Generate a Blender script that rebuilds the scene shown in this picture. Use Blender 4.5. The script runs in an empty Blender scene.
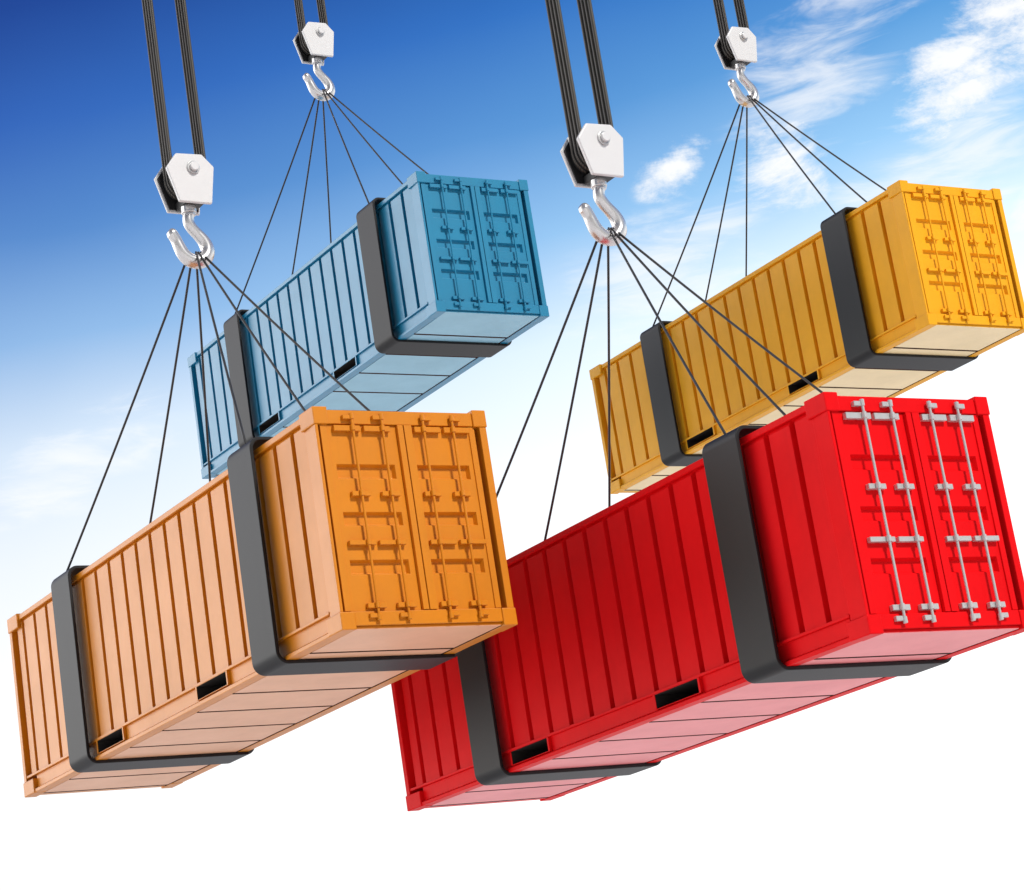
import bpy, bmesh, math, random
from mathutils import Vector, Matrix
random.seed(4)
R = math.radians
SC = bpy.context.scene
COL = SC.collection
CAMZ = 1.7

# ------------------------------------------------------------------ helpers
def obj(name, bm, mat, parent=None, smooth=False, bevel=0.0, seg=2):
    bmesh.ops.recalc_face_normals(bm, faces=bm.faces)
    me = bpy.data.meshes.new(name)
    bm.to_mesh(me); bm.free()
    for m in (mat if isinstance(mat, (list, tuple)) else [mat]):
        me.materials.append(m)
    if smooth:
        for p in me.polygons: p.use_smooth = True
    o = bpy.data.objects.new(name, me)
    COL.objects.link(o)
    if parent is not None: o.parent = parent
    if bevel:
        md = o.modifiers.new('bevel', 'BEVEL'); md.width = bevel; md.segments = seg
        md.limit_method = 'ANGLE'; md.angle_limit = R(40); md.harden_normals = False
    return o

def empty(name, label, cat, loc, rz=0, group=None):
    o = bpy.data.objects.new(name, None); COL.objects.link(o)
    o.location = loc; o.rotation_euler = (0, 0, rz); o.empty_display_size = .3
    tag(o, label, cat, group); return o

def tag(o, label, cat, group=None, kind=None):
    if label: o['label'] = label
    if cat: o['category'] = cat
    if group: o['group'] = group
    if kind: o['kind'] = kind
    return o

def box(bm, x0, x1, y0, y1, z0, z1, mi=0):
    v = [bm.verts.new((x, y, z)) for x in (x0, x1) for y in (y0, y1) for z in (z0, z1)]
    for q in ((0,1,3,2),(4,6,7,5),(0,4,5,1),(2,3,7,6),(0,2,6,4),(1,5,7,3)):
        f = bm.faces.new([v[i] for i in q]); f.material_index = mi

def prism(bm, pts, axis, a0, a1):
    """polygon pts in the plane across `axis`, extruded a0..a1"""
    def P(u, w, a):
        return (a, u, w) if axis == 0 else ((u, a, w) if axis == 1 else (u, w, a))
    A = [bm.verts.new(P(u, w, a0)) for u, w in pts]; B = [bm.verts.new(P(u, w, a1)) for u, w in pts]
    n = len(pts)
    bm.faces.new(A); bm.faces.new(B)
    for i in range(n): bm.faces.new((A[i], A[(i+1) % n], B[(i+1) % n], B[i]))

def tube(bm, pts, rad, n=10, cap=True):
    pts = [Vector(p) for p in pts]
    rr = rad if isinstance(rad, (list, tuple)) else [rad]*len(pts)
    rings = []; up = None
    for i, p in enumerate(pts):
        t = (pts[min(i+1, len(pts)-1)] - pts[max(i-1, 0)]).normalized()
        if up is None: up = t.orthogonal().normalized()
        up = (up - t*up.dot(t)).normalized(); s = t.cross(up)
        rings.append([bm.verts.new(p + (up*math.cos(a)+s*math.sin(a))*rr[i]) for a in [2*math.pi*k/n for k in range(n)]])
    for a, b in zip(rings, rings[1:]):
        for k in range(n): bm.faces.new((a[k], a[(k+1) % n], b[(k+1) % n], b[k]))
    if cap: bm.faces.new(rings[0]); bm.faces.new(rings[-1])

def cyl(bm, c, axis, r, h, n=24):
    c = Vector(c); d = [Vector((1,0,0)), Vector((0,1,0)), Vector((0,0,1))][axis]
    tube(bm, [c-d*h/2, c+d*h/2], r, n)

def spline(pts, n=8):
    P = [Vector(p) for p in pts]; P = [P[0]*2-P[1]] + P + [P[-1]*2-P[-2]]; out = []
    for i in range(1, len(P)-2):
        for k in range(n):
            t = k/n; a, b, c, d = P[i-1:i+3]
            out.append(.5*((2*b)+(c-a)*t+(2*a-5*b+4*c-d)*t*t+(3*b-a-3*c+d)*t**3))
    out.append(P[-2]); return out

# ------------------------------------------------------------------ materials
def nt(name):
    m = bpy.data.materials.new(name); m.use_nodes = True
    n = m.node_tree; return m, n, n.nodes['Principled BSDF']

def paint(name, col, rough=.38, ior=1.5, coat=.5, coat_rough=.3, var=.06, wear=.35):
    m, t, b = nt(name)
    tc = t.nodes.new('ShaderNodeTexCoord')
    n1 = t.nodes.new('ShaderNodeTexNoise'); n1.inputs['Scale'].default_value = .9; n1.inputs['Detail'].default_value = 7
    n1.inputs['Roughness'].default_value = .65
    t.links.new(tc.outputs['Object'], n1.inputs['Vector'])
    # long vertical weather streaks
    mp = t.nodes.new('ShaderNodeMapping'); mp.inputs['Scale'].default_value = (9, 9, .5)
    t.links.new(tc.outputs['Object'], mp.inputs['Vector'])
    n2 = t.nodes.new('ShaderNodeTexNoise'); n2.inputs['Scale'].default_value = 1.3; n2.inputs['Detail'].default_value = 6
    t.links.new(mp.outputs[0], n2.inputs['Vector'])
    mr = t.nodes.new('ShaderNodeMapRange'); mr.inputs[1].default_value = .35; mr.inputs[2].default_value = .75
    mr.inputs[3].default_value = 1+var; mr.inputs[4].default_value = 1-var*1.6
    t.links.new(n1.outputs[0], mr.inputs[0])
    mr2 = t.nodes.new('ShaderNodeMapRange'); mr2.inputs[1].default_value = .55; mr2.inputs[2].default_value = .8
    mr2.inputs[3].default_value = 1; mr2.inputs[4].default_value = 1-var*2.2*wear
    t.links.new(n2.outputs[0], mr2.inputs[0])
    mu = t.nodes.new('ShaderNodeMath'); mu.operation = 'MULTIPLY'
    t.links.new(mr.outputs[0], mu.inputs[0]); t.links.new(mr2.outputs[0], mu.inputs[1])
    hsv = t.nodes.new('ShaderNodeHueSaturation'); hsv.inputs['Color'].default_value = (*col, 1)
    t.links.new(mu.outputs[0], hsv.inputs['Value'])
    t.links.new(hsv.outputs[0], b.inputs['Base Color'])
    mr3 = t.nodes.new('ShaderNodeMapRange'); mr3.inputs[3].default_value = rough-.06; mr3.inputs[4].default_value = rough+.1
    t.links.new(n1.outputs[0], mr3.inputs[0]); t.links.new(mr3.outputs[0], b.inputs['Roughness'])
    b.inputs['IOR'].default_value = ior
    b.inputs['Coat Weight'].default_value = coat; b.inputs['Coat Roughness'].default_value = coat_rough
    # faint ripple of the pressed sheet steel and grain of the paint
    n3 = t.nodes.new('ShaderNodeTexNoise'); n3.inputs['Scale'].default_value = 60; n3.inputs['Detail'].default_value = 3
    t.links.new(tc.outputs['Object'], n3.inputs['Vector'])
    n4 = t.nodes.new('ShaderNodeTexNoise'); n4.inputs['Scale'].default_value = 3; n4.inputs['Detail'].default_value = 2
    t.links.new(tc.outputs['Object'], n4.inputs['Vector'])
    bp = t.nodes.new('ShaderNodeBump'); bp.inputs['Strength'].default_value = .08; bp.inputs['Distance'].default_value = .01
    t.links.new(n3.outputs[0], bp.inputs['Height'])
    bp2 = t.nodes.new('ShaderNodeBump'); bp2.inputs['Strength'].default_value = .12; bp2.inputs['Distance'].default_value = .03
    t.links.new(n4.outputs[0], bp2.inputs['Height']); t.links.new(bp.outputs[0], bp2.inputs['Normal'])
    t.links.new(bp2.outputs[0], b.inputs['Normal'])
    return m

def plain(name, col, rough=.5, metal=0., noise=.08, scale=12, bump=.1, coat=0., ior=1.5):
    m, t, b = nt(name)
    tc = t.nodes.new('ShaderNodeTexCoord')
    n1 = t.nodes.new('ShaderNodeTexNoise'); n1.inputs['Scale'].default_value = scale; n1.inputs['Detail'].default_value = 5
    t.links.new(tc.outputs['Object'], n1.inputs['Vector'])
    mr = t.nodes.new('ShaderNodeMapRange'); mr.inputs[3].default_value = 1-noise; mr.inputs[4].default_value = 1+noise
    t.links.new(n1.outputs[0], mr.inputs[0])
    hsv = t.nodes.new('ShaderNodeHueSaturation'); hsv.inputs['Color'].default_value = (*col, 1)
    t.links.new(mr.outputs[0], hsv.inputs['Value']); t.links.new(hsv.outputs[0], b.inputs['Base Color'])
    bp = t.nodes.new('ShaderNodeBump'); bp.inputs['Strength'].default_value = bump; bp.inputs['Distance'].default_value = .004
    t.links.new(n1.outputs[0], bp.inputs['Height']); t.links.new(bp.outputs[0], b.inputs['Normal'])
    b.inputs['Roughness'].default_value = rough; b.inputs['Metallic'].default_value = metal
    b.inputs['Coat Weight'].default_value = coat; b.inputs['Coat Roughness'].default_value = .3
    b.inputs['IOR'].default_value = ior
    return m

def rope_mat(name, c0, c1, scale):
    m, t, b = nt(name)
    tc = t.nodes.new('ShaderNodeTexCoord')
    mp = t.nodes.new('ShaderNodeMapping'); mp.inputs['Rotation'].default_value = (0, R(35), 0)
    t.links.new(tc.outputs['Object'], mp.inputs['Vector'])
    w = t.nodes.new('ShaderNodeTexWave'); w.bands_direction = 'Z'; w.inputs['Scale'].default_value = scale
    w.inputs['Distortion'].default_value = .6
    t.links.new(mp.outputs[0], w.inputs['Vector'])
    r = t.nodes.new('ShaderNodeValToRGB'); r.color_ramp.elements[0].color = (*c0, 1); r.color_ramp.elements[1].color = (*c1, 1)
    t.links.new(w.outputs[0], r.inputs[0]); t.links.new(r.outputs[0], b.inputs['Base Color'])
    bp = t.nodes.new('ShaderNodeBump'); bp.inputs['Strength'].default_value = .5; bp.inputs['Distance'].default_value = .006
    t.links.new(w.outputs[0], bp.inputs['Height']); t.links.new(bp.outputs[0], b.inputs['Normal'])
    b.inputs['Roughness'].default_value = .45; b.inputs['Metallic'].default_value = .3
    return m

M = dict(
    orange=paint('orange_paint', (.62, .205, .004), coat=.12, ior=1.42),
    red=paint('red_paint', (.74, .006, .009), coat=.0, ior=1.12),
    blue=paint('blue_paint', (.006, .20, .36), coat=.35),
    yellow=paint('yellow_paint', (.82, .385, .014), coat=.0, ior=1.25),
    orange_lit_under=paint('peach_painted_bounce', (.80, .43, .25), coat=.0, ior=1.4),  # ground bounce and gloss painted into paler underside copies of each paint
    red_lit_under=paint('pink_painted_bounce', (.86, .25, .26), coat=.0, ior=1.4),
    blue_lit_under=paint('pale_blue_painted_bounce', (.27, .52, .66), coat=.0, ior=1.4),
    yellow_lit_under=paint('cream_painted_bounce', (.90, .71, .40), coat=.0, ior=1.4),
    strap=plain('strap_webbing', (.009, .0092, .0100), rough=.5, scale=90, noise=.2, bump=.2, ior=1.36),
    silver=plain('galvanised_steel', (.62, .61, .60), rough=.3, metal=.5, scale=30, noise=.06),
    white=plain('white_enamel', (.66, .66, .66), rough=.4, scale=4, noise=.03, bump=0., coat=.3),
    hook=plain('polished_steel', (.70, .69, .68), rough=.27, metal=.75, scale=3, noise=.05, bump=0.),
    steel=plain('bolt_steel', (.62, .62, .61), rough=.3, metal=.6, scale=20),
    black=plain('black_iron', (.012, .012, .013), rough=.5, scale=14, noise=.2),
    pocket=plain('pocket_interior', (.02, .015, .012), rough=.8, scale=8, noise=.3),
    rubber=plain('door_seal_rubber', (.012, .011, .011), rough=.6, scale=20),
    joint_dark=plain('dark_joint_strip', (.045, .016, .010), rough=.95, scale=20, ior=1.12),
    cable=rope_mat('sling_cable_wire', (.016, .016, .017), (.045, .045, .046), 18),
    rope=rope_mat('hoist_rope_wire', (.014, .013, .012), (.10, .09, .075), 14),
)

# ------------------------------------------------------------------ container
L, W, H = 9.806, 2.287, 2.59
YA, YB = -W/2, W/2
POCKETS = ((-3.868, -3.022), (-7.07, -6.222))

def corrugated(bm, a0, a1, z0, z1, base, sgn, along, ribs):
    """pressed sheet: flat troughs with narrow raised ribs; `sgn` = outward"""
    d = .125
    prof = [(a1, d)]
    for r in ribs:                       # r: the steep step nearest the doors
        if r-.14 < a0 or r > a1: continue
        prof += [(r, d), (r-.012, 0.), (r-.076, 0.), (r-.092, d)]
    prof += [(a0+.125, d), (a0+.11, 0.), (a0, 0.)]
    def V(a, off, z):
        q = base + sgn*off
        return (a, q, z) if along == 0 else (q, a, z)
    rows = []
    for z, k in ((z1, 0.), (z1-.045, 1.), (z0, 1.)):
        rows.append([bm.verts.new(V(a, o*k + (.095 if k == 0 else 0), z)) for a, o in prof])
    for p, q in zip(rows, rows[1:]):
        for i in range(len(prof)-1): bm.faces.new((p[i], p[i+1], q[i+1], q[i]))

def rail_profile(side):
    """cross-section (y, z) of the bottom side rail: lip, recessed web, foot"""
    y = YA if side < 0 else YB; s = -side    # s points inwards
    return y, s

def door_panel(bm, y0, y1, holes, x, depth, z0, z1):
    """flat door sheet with sunken panels that have sloping sides"""
    ys = sorted({y0, y1, *[h for q in holes for h in q[:2]]}); zs = sorted({z0, z1, *[h for q in holes for h in q[2:]]})
    vs = {}
    def v(a, b, xx=x):
        k = (round(a, 4), round(b, 4), round(xx, 4))
        if k not in vs: vs[k] = bm.verts.new((xx, a, b))
        return vs[k]
    for a0, a1 in zip(ys, ys[1:]):
        for b0, b1 in zip(zs, zs[1:]):
            if (a0, a1, b0, b1) in holes: continue
            bm.faces.new((v(a0, b0), v(a1, b0), v(a1, b1), v(a0, b1)))
    for a0, a1, b0, b1 in holes:
        o = [v(a0, b0), v(a1, b0), v(a1, b1), v(a0, b1)]
        n = [v(a0+.022, b0+.026, x-depth), v(a1-.024, b0+.026, x-depth), v(a1-.024, b1-.024, x-depth), v(a0+.022, b1-.024, x-depth)]
        bm.faces.new(n)
        for k in range(4): bm.faces.new((o[k], o[(k+1) % 4], n[(k+1) % 4], n[k]))
    # edges turned back so the sheet has thickness
    for (a, b), (c, d) in (((y0, z0), (y1, z0)), ((y1, z0), (y1, z1)), ((y1, z1), (y0, z1)), ((y0, z1), (y0, z0))):
        # walk the border in the grid's own steps
        pts = [(t, b) for t in ys] if b == d else [(a, t) for t in zs]
        for p, q in zip(pts, pts[1:]):
            bm.faces.new((v(*p), v(*q), v(*q, x-.09), v(*p, x-.12)))

def container(label, mat, und, hw, loc, rz):
    root = empty('shipping_container', label, 'shipping container', loc, rz, 'shipping containers hanging from crane hooks')
    P = lambda n, bm, m=mat, par=root, bv=.008, **k: obj(n, bm, m, par, bevel=bv, **k)
    # corner castings
    for x0, x1 in ((-.345, 0.), (-L, -L+.39)):
        for y0, y1 in ((YA, YA+.185), (YB-.185, YB)):
            for z0, z1 in ((0., .205), (H-.208, H)):
                bm = bmesh.new(); box(bm, x0, x1, y0, y1, z0, z1); P('corner_casting', bm, bv=.012)
    # corner posts between the castings
    zc0, zc1 = .203, H-.206
    for y, s in ((YA, 1), (YB, -1)):
        bm = bmesh.new()
        prism(bm, [(-.30, y+s*.03), (-.012, y+s*.012), (-.012, y+s*(.05 if s > 0 else .105)), (-.14, y+s*(.05 if s > 0 else .105)), (-.14, y+s*.12), (-.30, y+s*.12)], 2, zc0, zc1)
        P('corner_post', bm)
        bm = bmesh.new()
        box(bm, -L+.02, -L+.115, min(y+s*.012, y+s*.15), max(y+s*.012, y+s*.15), zc0, zc1); P('corner_post', bm)
    ribs = [-.613-.4567*k for k in range(20)]
    for y, s in ((YA, 1), (YB, -1)):
        # top rail
        bm = bmesh.new()
        box(bm, -L+.386, -.342, min(y+s*.030, y+s*.12), max(y+s*.030, y+s*.12), 2.492, 2.566); P('top_rail', bm)
        # bottom rail : lip, web (left open at the fork pockets), foot
        bm = bmesh.new()
        xa, xb = -L+.387, -.343
        box(bm, -L+.117, -.30, min(y+s*.02, y+s*.12), max(y+s*.02, y+s*.12), .248, .282)
        prism(bm, [(y+s*.015, .004), (y+s*.17, .004), (y+s*.17, .074), (y+s*.06, .074), (y+s*.015, .05)], 0, xa, xb)
        cuts = [xa] + [c for p in sorted(POCKETS) for c in p] + [xb]
        for a, b in zip(cuts[::2], cuts[1::2]):
            box(bm, a, b, min(y+s*.062, y+s*.12), max(y+s*.062, y+s*.12), .072, .25)
        P('bottom_rail', bm, bv=.005)
        # corrugated side
        bm = bmesh.new()
        corrugated(bm, -L+.115, -.29, .282, 2.492, y+s*.178, -s, 0, ribs)
        P('side_panel', bm, bv=.004)
    # fork pockets: a tube right through the floor, a flange at each mouth
    for a, b in POCKETS:
        for y, s in ((YA, 1), (YB, -1)):
            q0, q1 = sorted((y+s*.018, y+s*.0605))
            bm = bmesh.new()
            A = [(a-.032, .0745), (b+.032, .0745), (b+.032, .2475), (a-.032, .2475)]
            I = [(a, .08), (b, .08), (b, .243), (a, .243)]
            ring = [[bm.verts.new((x, q, z)) for x, z in P_] for q in (q0, q1) for P_ in (A, I)]
            for i in range(4):
                j = (i+1) % 4
                for u, v in ((0, 1), (2, 3), (0, 2), (1, 3)):
                    bm.faces.new((ring[u][i], ring[u][j], ring[v][j], ring[v][i]))
            fr = P('fork_pocket', bm, bv=0)
            bm = bmesh.new()                 # blind tube running in to the middle of the floor
            q0, q1 = y+s*.024, s*-.03
            T4 = [(a+.002, .082), (b-.002, .082), (b-.002, .241), (a+.002, .241)]
            F = [bm.verts.new((x, q0, z)) for x, z in T4]; K = [bm.verts.new((x, q1, z)) for x, z in T4]
            for i in range(4): bm.faces.new((F[i], F[(i+1) % 4], K[(i+1) % 4], K[i]))
            bm.faces.new(K)
            P('pocket_lining', bm, M['pocket'], fr, bv=0)
    # underside: cross plates with open joints over a recessed sheet
    bm = bmesh.new()
    box(bm, -L+.15, -.06, YA+.175, YB-.175, .062, .07)
    js = [-L+.155, -9.555, -8.565, -7.495, -6.415, -5.362, -4.283, -3.238, -2.209, -1.16, -.05]
    for i, (a, b) in enumerate(zip(js, js[1:])):
        box(bm, a+.0275, b-(.0275 if i < len(js)-2 else 0), YA+.195, YB-.20, .010, .040)
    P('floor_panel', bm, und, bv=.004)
    # dark strips filling the joints between the cross plates
    for i in range(1, len(js)-1):
        bm = bmesh.new(); box(bm, js[i]-.0275, js[i]+.0275, YA+.196, YB-.201, .0085, .04)
        P('floor_joint', bm, M['joint_dark'], bv=0)
    bm = bmesh.new(); box(bm, -L+.16, -.07, YB-.1995, YB-.1755, .0085, .04)
    P('floor_joint', bm, M['joint_dark'], bv=0)
    # roof
    bm = bmesh.new()
    box(bm, -L+.12, -.1, YA+.121, YB-.121, 2.535, 2.552)
    for k in range(20):
        x = -.75-.4567*k
        if x-.2 > -L+.2: prism(bm, [(x, 2.552), (x-.05, 2.575), (x-.18, 2.575), (x-.23, 2.552)], 1, YA+.2, YB-.2)
    P('roof_panel', bm, bv=.004)
    # blank end wall with its own corrugations and rails
    bm = bmesh.new()
    corrugated(bm, YA+.15, YB-.15, .22, 2.40, -L+.09, -1, 1, [YB-.3-.32*k for k in range(6)])
    P('end_panel', bm, bv=0)
    for z0, z1 in ((.02, .225), (2.395, 2.56)):
        bm = bmesh.new(); box(bm, -L+.025, -L+.14, YA+.186, YB-.186, z0, z1); P('end_rail', bm)
    # door end frame
    bm = bmesh.new(); box(bm, -.30, -.022, YA+.186, YB-.186, 2.392, 2.556); P('door_header', bm)
    bm = bmesh.new()
    box(bm, -.22, -.014, YA+.186, YB-.186, .048, .207); box(bm, -.22, -.045, YA+.187, YB-.187, .016, .047)
    P('door_sill', bm)
    bm = bmesh.new()                      # seal behind the gaps
    box(bm, -.19, -.18, YA+.052, YB-.106, .21, 2.39)
    P('door_seal', bm, M['rubber'], bv=0)
    zr = ((1.752, 1.922), (1.200, 1.360), (.634, .804))
    D0, D1 = .212, 2.386
    for side in (0, 1):
        bm = bmesh.new()
        xp = -.052
        if side == 0:
            hs = [(-.905, -.150, a, b) for a, b in zr]
            door_panel(bm, -1.062, -.073, hs, xp, .056, D0, D1)
            box(bm, -.12, -.004, -.0725, .0005, D0, D1)             # meeting stile
            box(bm, -.10, -.030, -1.062, -.98, D0+.003, D1-.003)    # hinge stile
        else:
            hs = [(.118, .842, a, b) for a, b in zr]
            door_panel(bm, .1145, .975, hs, xp, .056, D0, D1)
            box(bm, -.12, -.004, .014, .114, D0, D1)
            box(bm, -.10, -.034, .90, .975, D0+.003, D1-.003)
        d = P('door', bm, bv=.004)
        bars = (-.672, -.286) if side == 0 else (.258, .652)
        s = -1 if side == 0 else 1
        for y in bars:
            bm = bmesh.new()
            tube(bm, [(.022, y, .095), (.022, y, 2.492)], .0160, 12)
            for z in (2.335, 1.565, .992, .268): tube(bm, [(.022, y, z-.034), (.022, y, z+.034)], .028, 14)
            for z, h in ((2.47, .036), (.13, .036)): tube(bm, [(.022, y, z-h), (.022, y, z+h)], .027, 12)
            obj('locking_bar', bm, hw, d, smooth=False, bevel=.004, seg=1)
            # rows of brackets: wide plates at the top and at handle height, short guides between
            wide = (y-.232, y+.108) if side == 0 else (y-.112, y+.232)
            short = (y-.110, y+.126) if side == 0 else (y-.095, y+.122)
            for (z0, z1), (a, b), t in (((2.300, 2.368), wide, .052), ((1.535, 1.593), short, .052), ((.965, 1.020), wide, .052), ((.238, .298), short, .052)):
                bm = bmesh.new(); box(bm, xp-.001, .006, a, b, z0, z1)
                obj('lock_bracket', bm, hw, d, bevel=.005, seg=1)
            for z in (2.462, .148):
                bm = bmesh.new()
                a, b = sorted((y+s*.02, y+s*.112))
                box(bm, -.03 if z > 1 else -.02, .028, a, b, z-.026, z+.026)
                obj('cam_keeper', bm, hw, d, bevel=.005, seg=1)
    return root

# ------------------------------------------------------------------ strap round a container
def strap_loop(name, label, loc, rz, xc):
    wd = .64; off = .10; th = .046; r = .15; low = .040
    def loop(o, rad):
        y0, y1, z0, z1 = YA-o, YB+o, -(low-(off-o)), H+o; pts = []
        for cy, cz, a0 in ((y1-rad, z1-rad, 0), (y0+rad, z1-rad, 90), (y0+rad, z0+rad, 180), (y1-rad, z0+rad, 270)):
            for k in range(9):
                a = R(a0+90*k/8); pts.append((cy+rad*math.cos(a), cz+rad*math.sin(a)))
        return pts
    A = loop(off, r); B = loop(off-th, r-th)
    bm = bmesh.new()
    rings = []
    e = .008
    for x in (-wd/2, wd/2):
        rings.append(([bm.verts.new((x, y, z)) for y, z in A], [bm.verts.new((x, y, z)) for y, z in B]))
    n = len(A)
    for i in range(n):
        j = (i+1) % n
        (a0, b0), (a1, b1) = rings
        for q in ((a0[i], a0[j], a1[j], a1[i]), (b0[i], b1[i], b1[j], b0[j]), (a0[i], b0[i], b0[j], a0[j]), (a1[i], a1[j], b1[j], b1[i])):
            bm.faces.new(q)
    o = obj(name, bm, M['strap'], bevel=.010)
    for p in o.data.polygons: p.use_smooth = True
    o.modifiers['bevel'].harden_normals = True
    Q = Matrix.Translation(loc) @ Matrix.Rotation(rz, 4, 'Z') @ Matrix.Translation((xc, 0, 0))
    o.matrix_world = Q
    return tag(o, label, 'lifting strap', 'straps round the hanging containers')

# ------------------------------------------------------------------ hook block
def hook_block(label, loc, rz):
    """origin at the bowl of the hook; plates across local x"""
    root = empty('crane_hook_block', label, 'crane hook', loc, rz, 'crane hook blocks')
    front = [(-.365, 1.163), (-.203, 1.376), (.176, 1.387), (.338, 1.213), (.246, .675), (-.227, .680)]
    sc = 1.0
    def plate(x0, x1, shrink=0.):
        bm = bmesh.new()
        c = (0., 1.06)
        prism(bm, [(c[0]+(y-c[0])*(1-shrink)*sc, c[1]+(z-c[1])*(1-shrink)*sc) for y, z in front], 0, x0, x1); return bm
    obj('side_plate', plate(.165, .225), M['white'], root, bevel=.014)
    obj('side_plate', plate(-.225, -.185), M['white'], root, bevel=.010)
    obj('liner_plate', plate(-.1845, -.165, .09), M['black'], root, bevel=.004)
    # sheaves: grooved discs side by side
    for k in range(4):
        x = -.1125+.075*k
        bm = bmesh.new()
        prof = [(-.034, .07), (-.034, .275), (-.012, .232), (.012, .232), (.034, .275), (.034, .07)]
        n = 36; rings = []
        for i in range(n):
            a = 2*math.pi*i/n
            rings.append([bm.verts.new((x+dx, .012+rr*math.cos(a), 1.09+rr*math.sin(a))) for dx, rr in prof])
        for i in range(n):
            p, q = rings[i], rings[(i+1) % n]
            for j in range(len(prof)): bm.faces.new((p[j], p[(j+1) % 6], q[(j+1) % 6], q[j]))
        obj('sheave', bm, M['black'], root)
    bm = bmesh.new(); cyl(bm, (0, .0, 1.09), 0, .055, .44, 20); obj('axle', bm, M['steel'], root)
    for s in (1, -1):
        bm = bmesh.new()
        cyl(bm, (s*.238, .02, 1.18), 0, .092, .028, 28)
        wsh = obj('washer', bm, M['steel'], root, bevel=.006)
        bm = bmesh.new(); cyl(bm, (s*.275, .02, 1.18), 0, .062, .046, 24)
        obj('bolt', bm, M['white'], root, bevel=.010)
    # swivel crosshead and shank
    bm = bmesh.new(); box(bm, -.163, .163, -.12, .16, .69, .80); obj('crosshead', bm, M['black'], root, bevel=.01)
    bm = bmesh.new()
    tube(bm, [(0, -.01, .70), (0, -.01, .60)], .105, 24); tube(bm, [(0, -.01, .602), (0, -.01, .56)], .085, 24)
    obj('swivel_nut', bm, M['hook'], root, bevel=.008)
    c = [(-.008, .60), (-.03, .535), (-.030, .455), (.015, .375), (.092, .290), (.158, .205), (.193, .110), (.182, .020), (.120, -.058), (.022, -.092), (-.085, -.072), (-.165, .0), (-.215, .105), (-.252, .205), (-.298, .285), (-.345, .325)]
    pts = spline([(0, y, z) for y, z in c], 6)
    n = len(pts); rad = []
    for i in range(n):
        t = i/(n-1)
        r = .078 + .024*math.sin(max(0, min(1, (t-.25)/.6))*math.pi)
        if t > .93: r *= 1-.45*((t-.93)/.07)**2
        rad.append(r)
    bm = bmesh.new(); tube(bm, pts, rad, 20)
    obj('hook', bm, M['hook'], root, smooth=True)
    return root

def hoist_rope(label, loc, rz, side, ztop):
    """four strands side by side, from the sheaves up out of sight; origin at the sheave"""
    root = empty('hoist_rope', label, 'hoist rope', loc, rz, 'hoist ropes of the crane hooks')
    y = side*.252 + .012
    for k in range(4):
        x = -.1125+.075*k
        pts = [(x, y, ztop)]
        for j in range(7):
            a = R(0 if side > 0 else 180) + side*(-1)*R(12*j)
            pts.append((x, .012+.252*math.cos(a), 1.09+.252*math.sin(a)))
        bm = bmesh.new(); tube(bm, pts, .026, 10)
        obj('strand', bm, M['rope'], root, smooth=True)
    return root

def sling_cable(label, a, b, bow):
    o = Vector(a); d = Vector(b)-o
    mid = d*.5 + Vector((0, 0, -bow))
    bm = bmesh.new()
    n = 14
    pts = []
    for i in range(n+1):
        t = i/n
        pts.append(d*t + Vector((0, 0, -4*bow*t*(1-t))))
    tube(bm, pts, .0165, 8)
    c = obj('sling_cable', bm, M['cable'], smooth=True)
    c.location = o
    return tag(c, label, 'cable', 'sling cables between hooks and straps')

# ------------------------------------------------------------------ the four lifts
YAWS = {'orange': -.9814, 'red': -.98477, 'blue': -.98705, 'yellow': -.99013}
POS = {'orange': (-1.2020, 27.1231, 5.43599), 'red': (4.2330, 25.2812, 4.1645), 'blue': (.05297, 40.4106, 13.36695), 'yellow': (8.08909, 39.6836, 11.5518)}
HOOKX = {'orange': -4.675, 'red': -4.828, 'blue': -4.819, 'yellow': -4.857}
THZ = {'orange': 6.300, 'red': 6.385, 'blue': 6.40, 'yellow': 6.41}
THY = {'orange': 0., 'red': .06, 'blue': .02, 'yellow': .04}
LBL = {
    'orange': 'orange container with orange lock rods, hanging in the lower left below the blue one',
    'red': 'red container with silver lock rods, hanging in the lower right',
    'blue': 'blue container with blue lock rods, hanging at the upper left',
    'yellow': 'yellow container with bounce-lit underside, hanging in the upper right above the red one'}
for k in ('orange', 'red', 'blue', 'yellow'):
    loc = Vector(POS[k]) + Vector((0, 0, CAMZ)); rz = YAWS[k]
    container(LBL[k], M[k], M[k+'_lit_under'], M['silver'] if k == 'red' else M[k], loc, rz)
    XN, XF = -1.75, -7.49
    strap_loop('lifting_strap', 'dark grey strap round the door end of the %s container' % k, loc, rz, XN)
    strap_loop('lifting_strap', 'dark grey strap round the far end of the %s container, away from its doors' % k, loc, rz, XF)
    T = Matrix.Translation(loc) @ Matrix.Rotation(rz, 4, 'Z')
    xh, yh, zh = HOOKX[k], THY[k], THZ[k]
    hl = T @ Vector((xh, yh, zh))
    hook_block('white pulley block with steel hook carrying the %s container' % k, hl, rz)
    for s, w in ((-1, 'left'), (1, 'right')):
        hoist_rope('dark stranded hoist rope into the %s side of the block above the %s container' % (w, k), hl, rz, s, 34-zh)
    for xs, wn in ((XN, 'door-end strap'), (XF, 'far-end strap')):
        for ys, ws in ((-1.12, 'left corner'), (0., 'middle'), (1.12, 'right corner')):
            sg = 1 if xs == XN else -1
            a = T @ Vector((xh+sg*.022, yh+(.045+ys*.03 if sg > 0 else -.02+ys*.045), zh+.036))
            b = T @ Vector((xs, ys, H+.092))
            sling_cable('thin dark cable from hook to %s of the %s round the %s container' % (ws, wn, k), a, b, .035)
            # (slight sag only)

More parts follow.
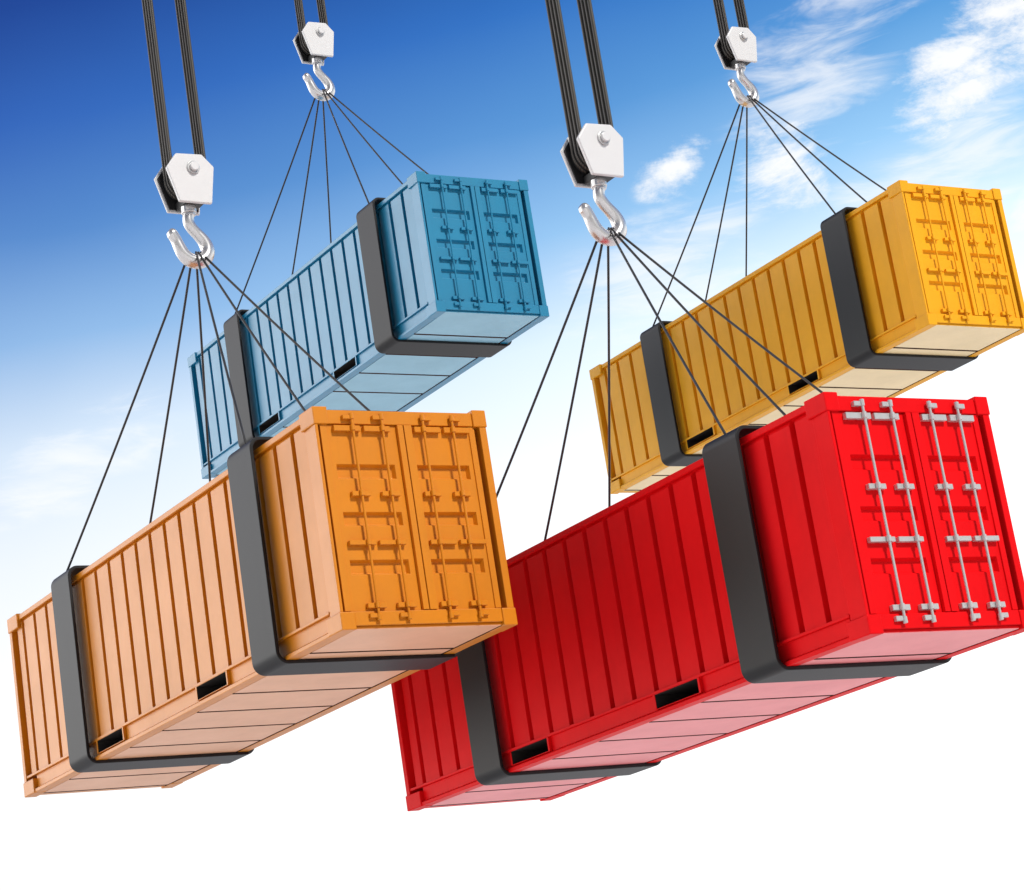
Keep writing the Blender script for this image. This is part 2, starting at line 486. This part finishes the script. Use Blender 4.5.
# ------------------------------------------------------------------ ground
m, t, b = nt('pale_concrete')
tc = t.nodes.new('ShaderNodeTexCoord')
n1 = t.nodes.new('ShaderNodeTexNoise'); n1.inputs['Scale'].default_value = .15; n1.inputs['Detail'].default_value = 9
t.links.new(tc.outputs['Object'], n1.inputs['Vector'])
cr = t.nodes.new('ShaderNodeValToRGB'); cr.color_ramp.elements[0].position = .3; cr.color_ramp.elements[1].position = .7
cr.color_ramp.elements[0].color = (.74, .73, .72, 1); cr.color_ramp.elements[1].color = (.82, .815, .80, 1)
t.links.new(n1.outputs[0], cr.inputs[0]); t.links.new(cr.outputs[0], b.inputs['Base Color'])
b.inputs['Roughness'].default_value = .85
bm = bmesh.new(); S = 6000
vs = [bm.verts.new((x, y, 0)) for x, y in ((-S, -S), (S, -S), (S, S), (-S, S))]; bm.faces.new(vs)
g = obj('ground', bm, m); tag(g, None, None, kind='structure')

# ------------------------------------------------------------------ sky
wd = bpy.data.worlds.new('World'); SC.world = wd; wd.use_nodes = True
t = wd.node_tree; t.nodes.clear()
N = t.nodes.new; Lk = t.links.new
def math_(op, a, b=None, c=None):
    n = N('ShaderNodeMath'); n.operation = op
    for i, v in enumerate((a, b, c)):
        if v is None: continue
        if isinstance(v, (int, float)): n.inputs[i].default_value = v
        else: Lk(v, n.inputs[i])
    return n.outputs[0]
def mrange(v, a, b, c=0., d=1., smooth=True):
    n = N('ShaderNodeMapRange'); n.interpolation_type = 'SMOOTHSTEP' if smooth else 'LINEAR'
    n.clamp = True if hasattr(n, 'clamp') else None
    Lk(v, n.inputs[0])
    for i, q in enumerate((a, b, c, d)): n.inputs[1+i].default_value = q
    return n.outputs[0]
def mix(f, a, b):
    n = N('ShaderNodeMix'); n.data_type = 'RGBA'; n.clamp_result = False
    if isinstance(f, (int, float)): n.inputs[0].default_value = f
    else: Lk(f, n.inputs[0])
    for i, v in ((6, a), (7, b)):
        if isinstance(v, tuple): n.inputs[i].default_value = (*v, 1)
        else: Lk(v, n.inputs[i])
    return n.outputs[2]
SUN_DIR = Vector((.694, -.678, 0)).normalized(); SUN_EL = R(43)
sun_rot = math.atan2(SUN_DIR.x, SUN_DIR.y)
nish = N('ShaderNodeTexSky'); nish.sky_type = 'NISHITA'; nish.sun_disc = False
nish.sun_elevation = SUN_EL; nish.sun_rotation = sun_rot
tcw = N('ShaderNodeTexCoord'); sx = N('ShaderNodeSeparateXYZ'); Lk(tcw.outputs['Generated'], sx.inputs[0])
el = math_('MULTIPLY', math_('ARCSINE', sx.outputs[2]), 180/math.pi)            # degrees
az = math_('MULTIPLY', math_('ARCTAN2', sx.outputs[0], sx.outputs[1]), 180/math.pi)
# warm-to-cool elevation gradient: hazy white low, deep blue high; the right is hazier than the left
warp = N('ShaderNodeTexNoise'); warp.inputs['Scale'].default_value = 4.; warp.inputs['Detail'].default_value = 4
Lk(tcw.outputs['Generated'], warp.inputs['Vector'])
haz = mrange(az, -14., 12., 0., 1., False)
el_eff = math_('SUBTRACT', math_('ADD', el, math_('MULTIPLY', math_('SUBTRACT', warp.outputs[0], .5), 2.)), math_('MULTIPLY', haz, 1.9))
ramp = N('ShaderNodeValToRGB'); cr = ramp.color_ramp
def lin(c): return tuple(((x/255)/12.92 if x <= 10 else (((x/255)+.055)/1.055)**2.4) for x in c)
stops = [(0., (255, 255, 255)), (11., (254, 255, 255)), (14., (238, 244, 252)), (16.5, (214, 229, 246)), (19., (142, 181, 227)), (21.5, (86, 134, 201)), (24., (50, 97, 182)), (26.5, (29, 64, 146)), (40., (24, 54, 122)), (90., (18, 44, 105))]
cr.elements[0].position = 0; cr.elements[0].color = (*lin(stops[0][1]), 1)
cr.elements[1].position = 1; cr.elements[1].color = (*lin(stops[-1][1]), 1)
for e, c in stops[1:-1]:
    q = cr.elements.new(e/90); q.color = (*lin(c), 1)
Lk(math_('DIVIDE', el_eff, 90.), ramp.inputs[0])
base = mix(math_('MULTIPLY', haz, .5), ramp.outputs[0], ramp.outputs[0])
# the right side of the sky is a clearer cyan blue
hs = N('ShaderNodeHueSaturation'); hs.inputs['Hue'].default_value = .485; hs.inputs['Saturation'].default_value = 1.02; hs.inputs['Value'].default_value = 1.24
Lk(ramp.outputs[0], hs.inputs['Color'])
base = mix(haz, ramp.outputs[0], hs.outputs[0])
# ---- clouds in (azimuth, elevation) degrees
uv = N('ShaderNodeCombineXYZ'); Lk(az, uv.inputs[0]); Lk(el, uv.inputs[1])
def blob(cx, cy, rx, ry, rot):
    m = N('ShaderNodeMapping'); m.vector_type = 'TEXTURE'
    m.inputs['Location'].default_value = (cx, cy, 0); m.inputs['Rotation'].default_value = (0, 0, R(rot)); m.inputs['Scale'].default_value = (rx, ry, 1)
    Lk(uv.outputs[0], m.inputs['Vector'])
    l = N('ShaderNodeVectorMath'); l.operation = 'LENGTH'; Lk(m.outputs[0], l.inputs[0])
    return mrange(l.outputs['Value'], 0., 1., 1., 0.)
def fbm(scale, rot=0, sc=(1, 1, 1), detail=8, rough=.6, dist=0., seed=0.):
    m = N('ShaderNodeMapping'); m.inputs['Rotation'].default_value = (0, 0, R(rot)); m.inputs['Scale'].default_value = sc
    m.inputs['Location'].default_value = (seed, seed*.7, 0)
    Lk(uv.outputs[0], m.inputs['Vector'])
    n = N('ShaderNodeTexNoise'); n.inputs['Scale'].default_value = scale; n.inputs['Detail'].default_value = detail
    n.inputs['Roughness'].default_value = rough; n.inputs['Distortion'].default_value = dist
    Lk(m.outputs[0], n.inputs['Vector']); return n.outputs[0]
puff = fbm(.34, seed=1.7, rough=.72, dist=.35, rot=-40, sc=(.8, 1.3, 1))
wisp = fbm(1.0, rot=-38, sc=(.35, 1.5, 1), seed=9.4, rough=.6, dist=.5)
cum = None
for args in ((12.4, 21.9, 4.2, 2.0, 50), (14.2, 22.6, 3.2, 2.4, 20), (7.7, 20.9, 2.2, 2.6, -30), (5.1, 20.9, 1.6, .8, 20), (13.6, 18.0, 2.0, 1.4, 0)):
    q = blob(*args)
    cum = q if cum is None else math_('MAXIMUM', cum, q)
mixn = math_('ADD', math_('MULTIPLY', puff, .72), math_('MULTIPLY', wisp, .38))
c1 = mrange(math_('ADD', math_('MULTIPLY', cum, .55), math_('MULTIPLY', math_('SUBTRACT', mixn, .55), 2.3)), .17, .68)
c1 = math_('MULTIPLY', c1, mrange(cum, .02, .2))
ci = None
for args in ((9.2, 22.8, 4.6, 2.2, 40), (11.0, 19.4, 6.5, 2.4, 34), (4.5, 18.6, 4.6, 2.2, 20), (-10.6, 16.0, 4.5, 1.4, 25), (8.0, 16.0, 6., 1.8, 15)):
    q = blob(*args); ci = q if ci is None else math_('MAXIMUM', ci, q)
c2 = mrange(math_('ADD', math_('MULTIPLY', ci, .5), math_('MULTIPLY', math_('SUBTRACT', wisp, .5), 1.7)), .06, .72)
c2 = math_('MULTIPLY', c2, mrange(ci, .0, .3))
cl = math_('MAXIMUM', c1, math_('MULTIPLY', c2, .7))
sky = mix(math_('MULTIPLY', cl, .95), base, (1., 1., 1.))
# a little of the physical sky
nb = N('ShaderNodeVectorMath'); nb.operation = 'SCALE'; Lk(nish.outputs[0], nb.inputs[0]); nb.inputs['Scale'].default_value = .08
sky = mix(.05, sky, nb.outputs[0])
# unseen sky behind the camera dimmed to cut white reflections on the doors
back = mrange(sx.outputs[1], -.45, .35, .30, 1.08)
bs = N('ShaderNodeVectorMath'); bs.operation = 'SCALE'; Lk(sky, bs.inputs[0]); Lk(back, bs.inputs['Scale'])
sky = bs.outputs[0]
# glow added to the sky, out of view to the left, to light container sides
glow_dir = Vector((math.sin(R(-79))*math.cos(R(12)), math.cos(R(-79))*math.cos(R(12)), math.sin(R(12))))
dp = N('ShaderNodeVectorMath'); dp.operation = 'DOT_PRODUCT'; Lk(tcw.outputs['Generated'], dp.inputs[0]); dp.inputs[1].default_value = glow_dir
gl = mrange(dp.outputs['Value'], math.cos(R(50)), math.cos(R(8)))
side_glow = N('ShaderNodeVectorMath'); side_glow.operation = 'SCALE'; side_glow.inputs[0].default_value = (1., .97, .93); Lk(math_('MULTIPLY', gl, 3.0), side_glow.inputs['Scale'])
ad = N('ShaderNodeVectorMath'); ad.operation = 'ADD'; Lk(sky, ad.inputs[0]); Lk(side_glow.outputs[0], ad.inputs[1])
bg = N('ShaderNodeBackground'); Lk(ad.outputs[0], bg.inputs[0]); bg.inputs[1].default_value = 1.0
out = N('ShaderNodeOutputWorld'); Lk(bg.outputs[0], out.inputs[0])

# ------------------------------------------------------------------ sun, camera, view
sl = bpy.data.lights.new('sun', 'SUN'); sl.energy = 3.6; sl.angle = R(9); sl.color = (1, .96, .90)
so = bpy.data.objects.new('sun', sl); COL.objects.link(so)
sd = Vector((SUN_DIR.x*math.cos(SUN_EL), SUN_DIR.y*math.cos(SUN_EL), math.sin(SUN_EL)))
so.rotation_euler = sd.to_track_quat('Z', 'Y').to_euler(); so.location = (20, -20, 30)
cd = bpy.data.cameras.new('camera'); co = bpy.data.objects.new('camera', cd); COL.objects.link(co)
cd.sensor_fit = 'HORIZONTAL'; cd.sensor_width = 36; cd.lens = 2461.07659*36/1024
cd.clip_end = 20000; cd.clip_start = .1
co.matrix_world = Matrix.Translation((0, 0, CAMZ)) @ Matrix.Rotation(math.pi/2 + .265743304, 4, 'X') @ Matrix.Rotation(-.157422194, 4, 'Z')
SC.camera = co
vs = SC.view_settings; vs.view_transform = 'Standard'; vs.look = 'None'; vs.exposure = 0; vs.gamma = 1
SC.cycles.max_bounces = 6
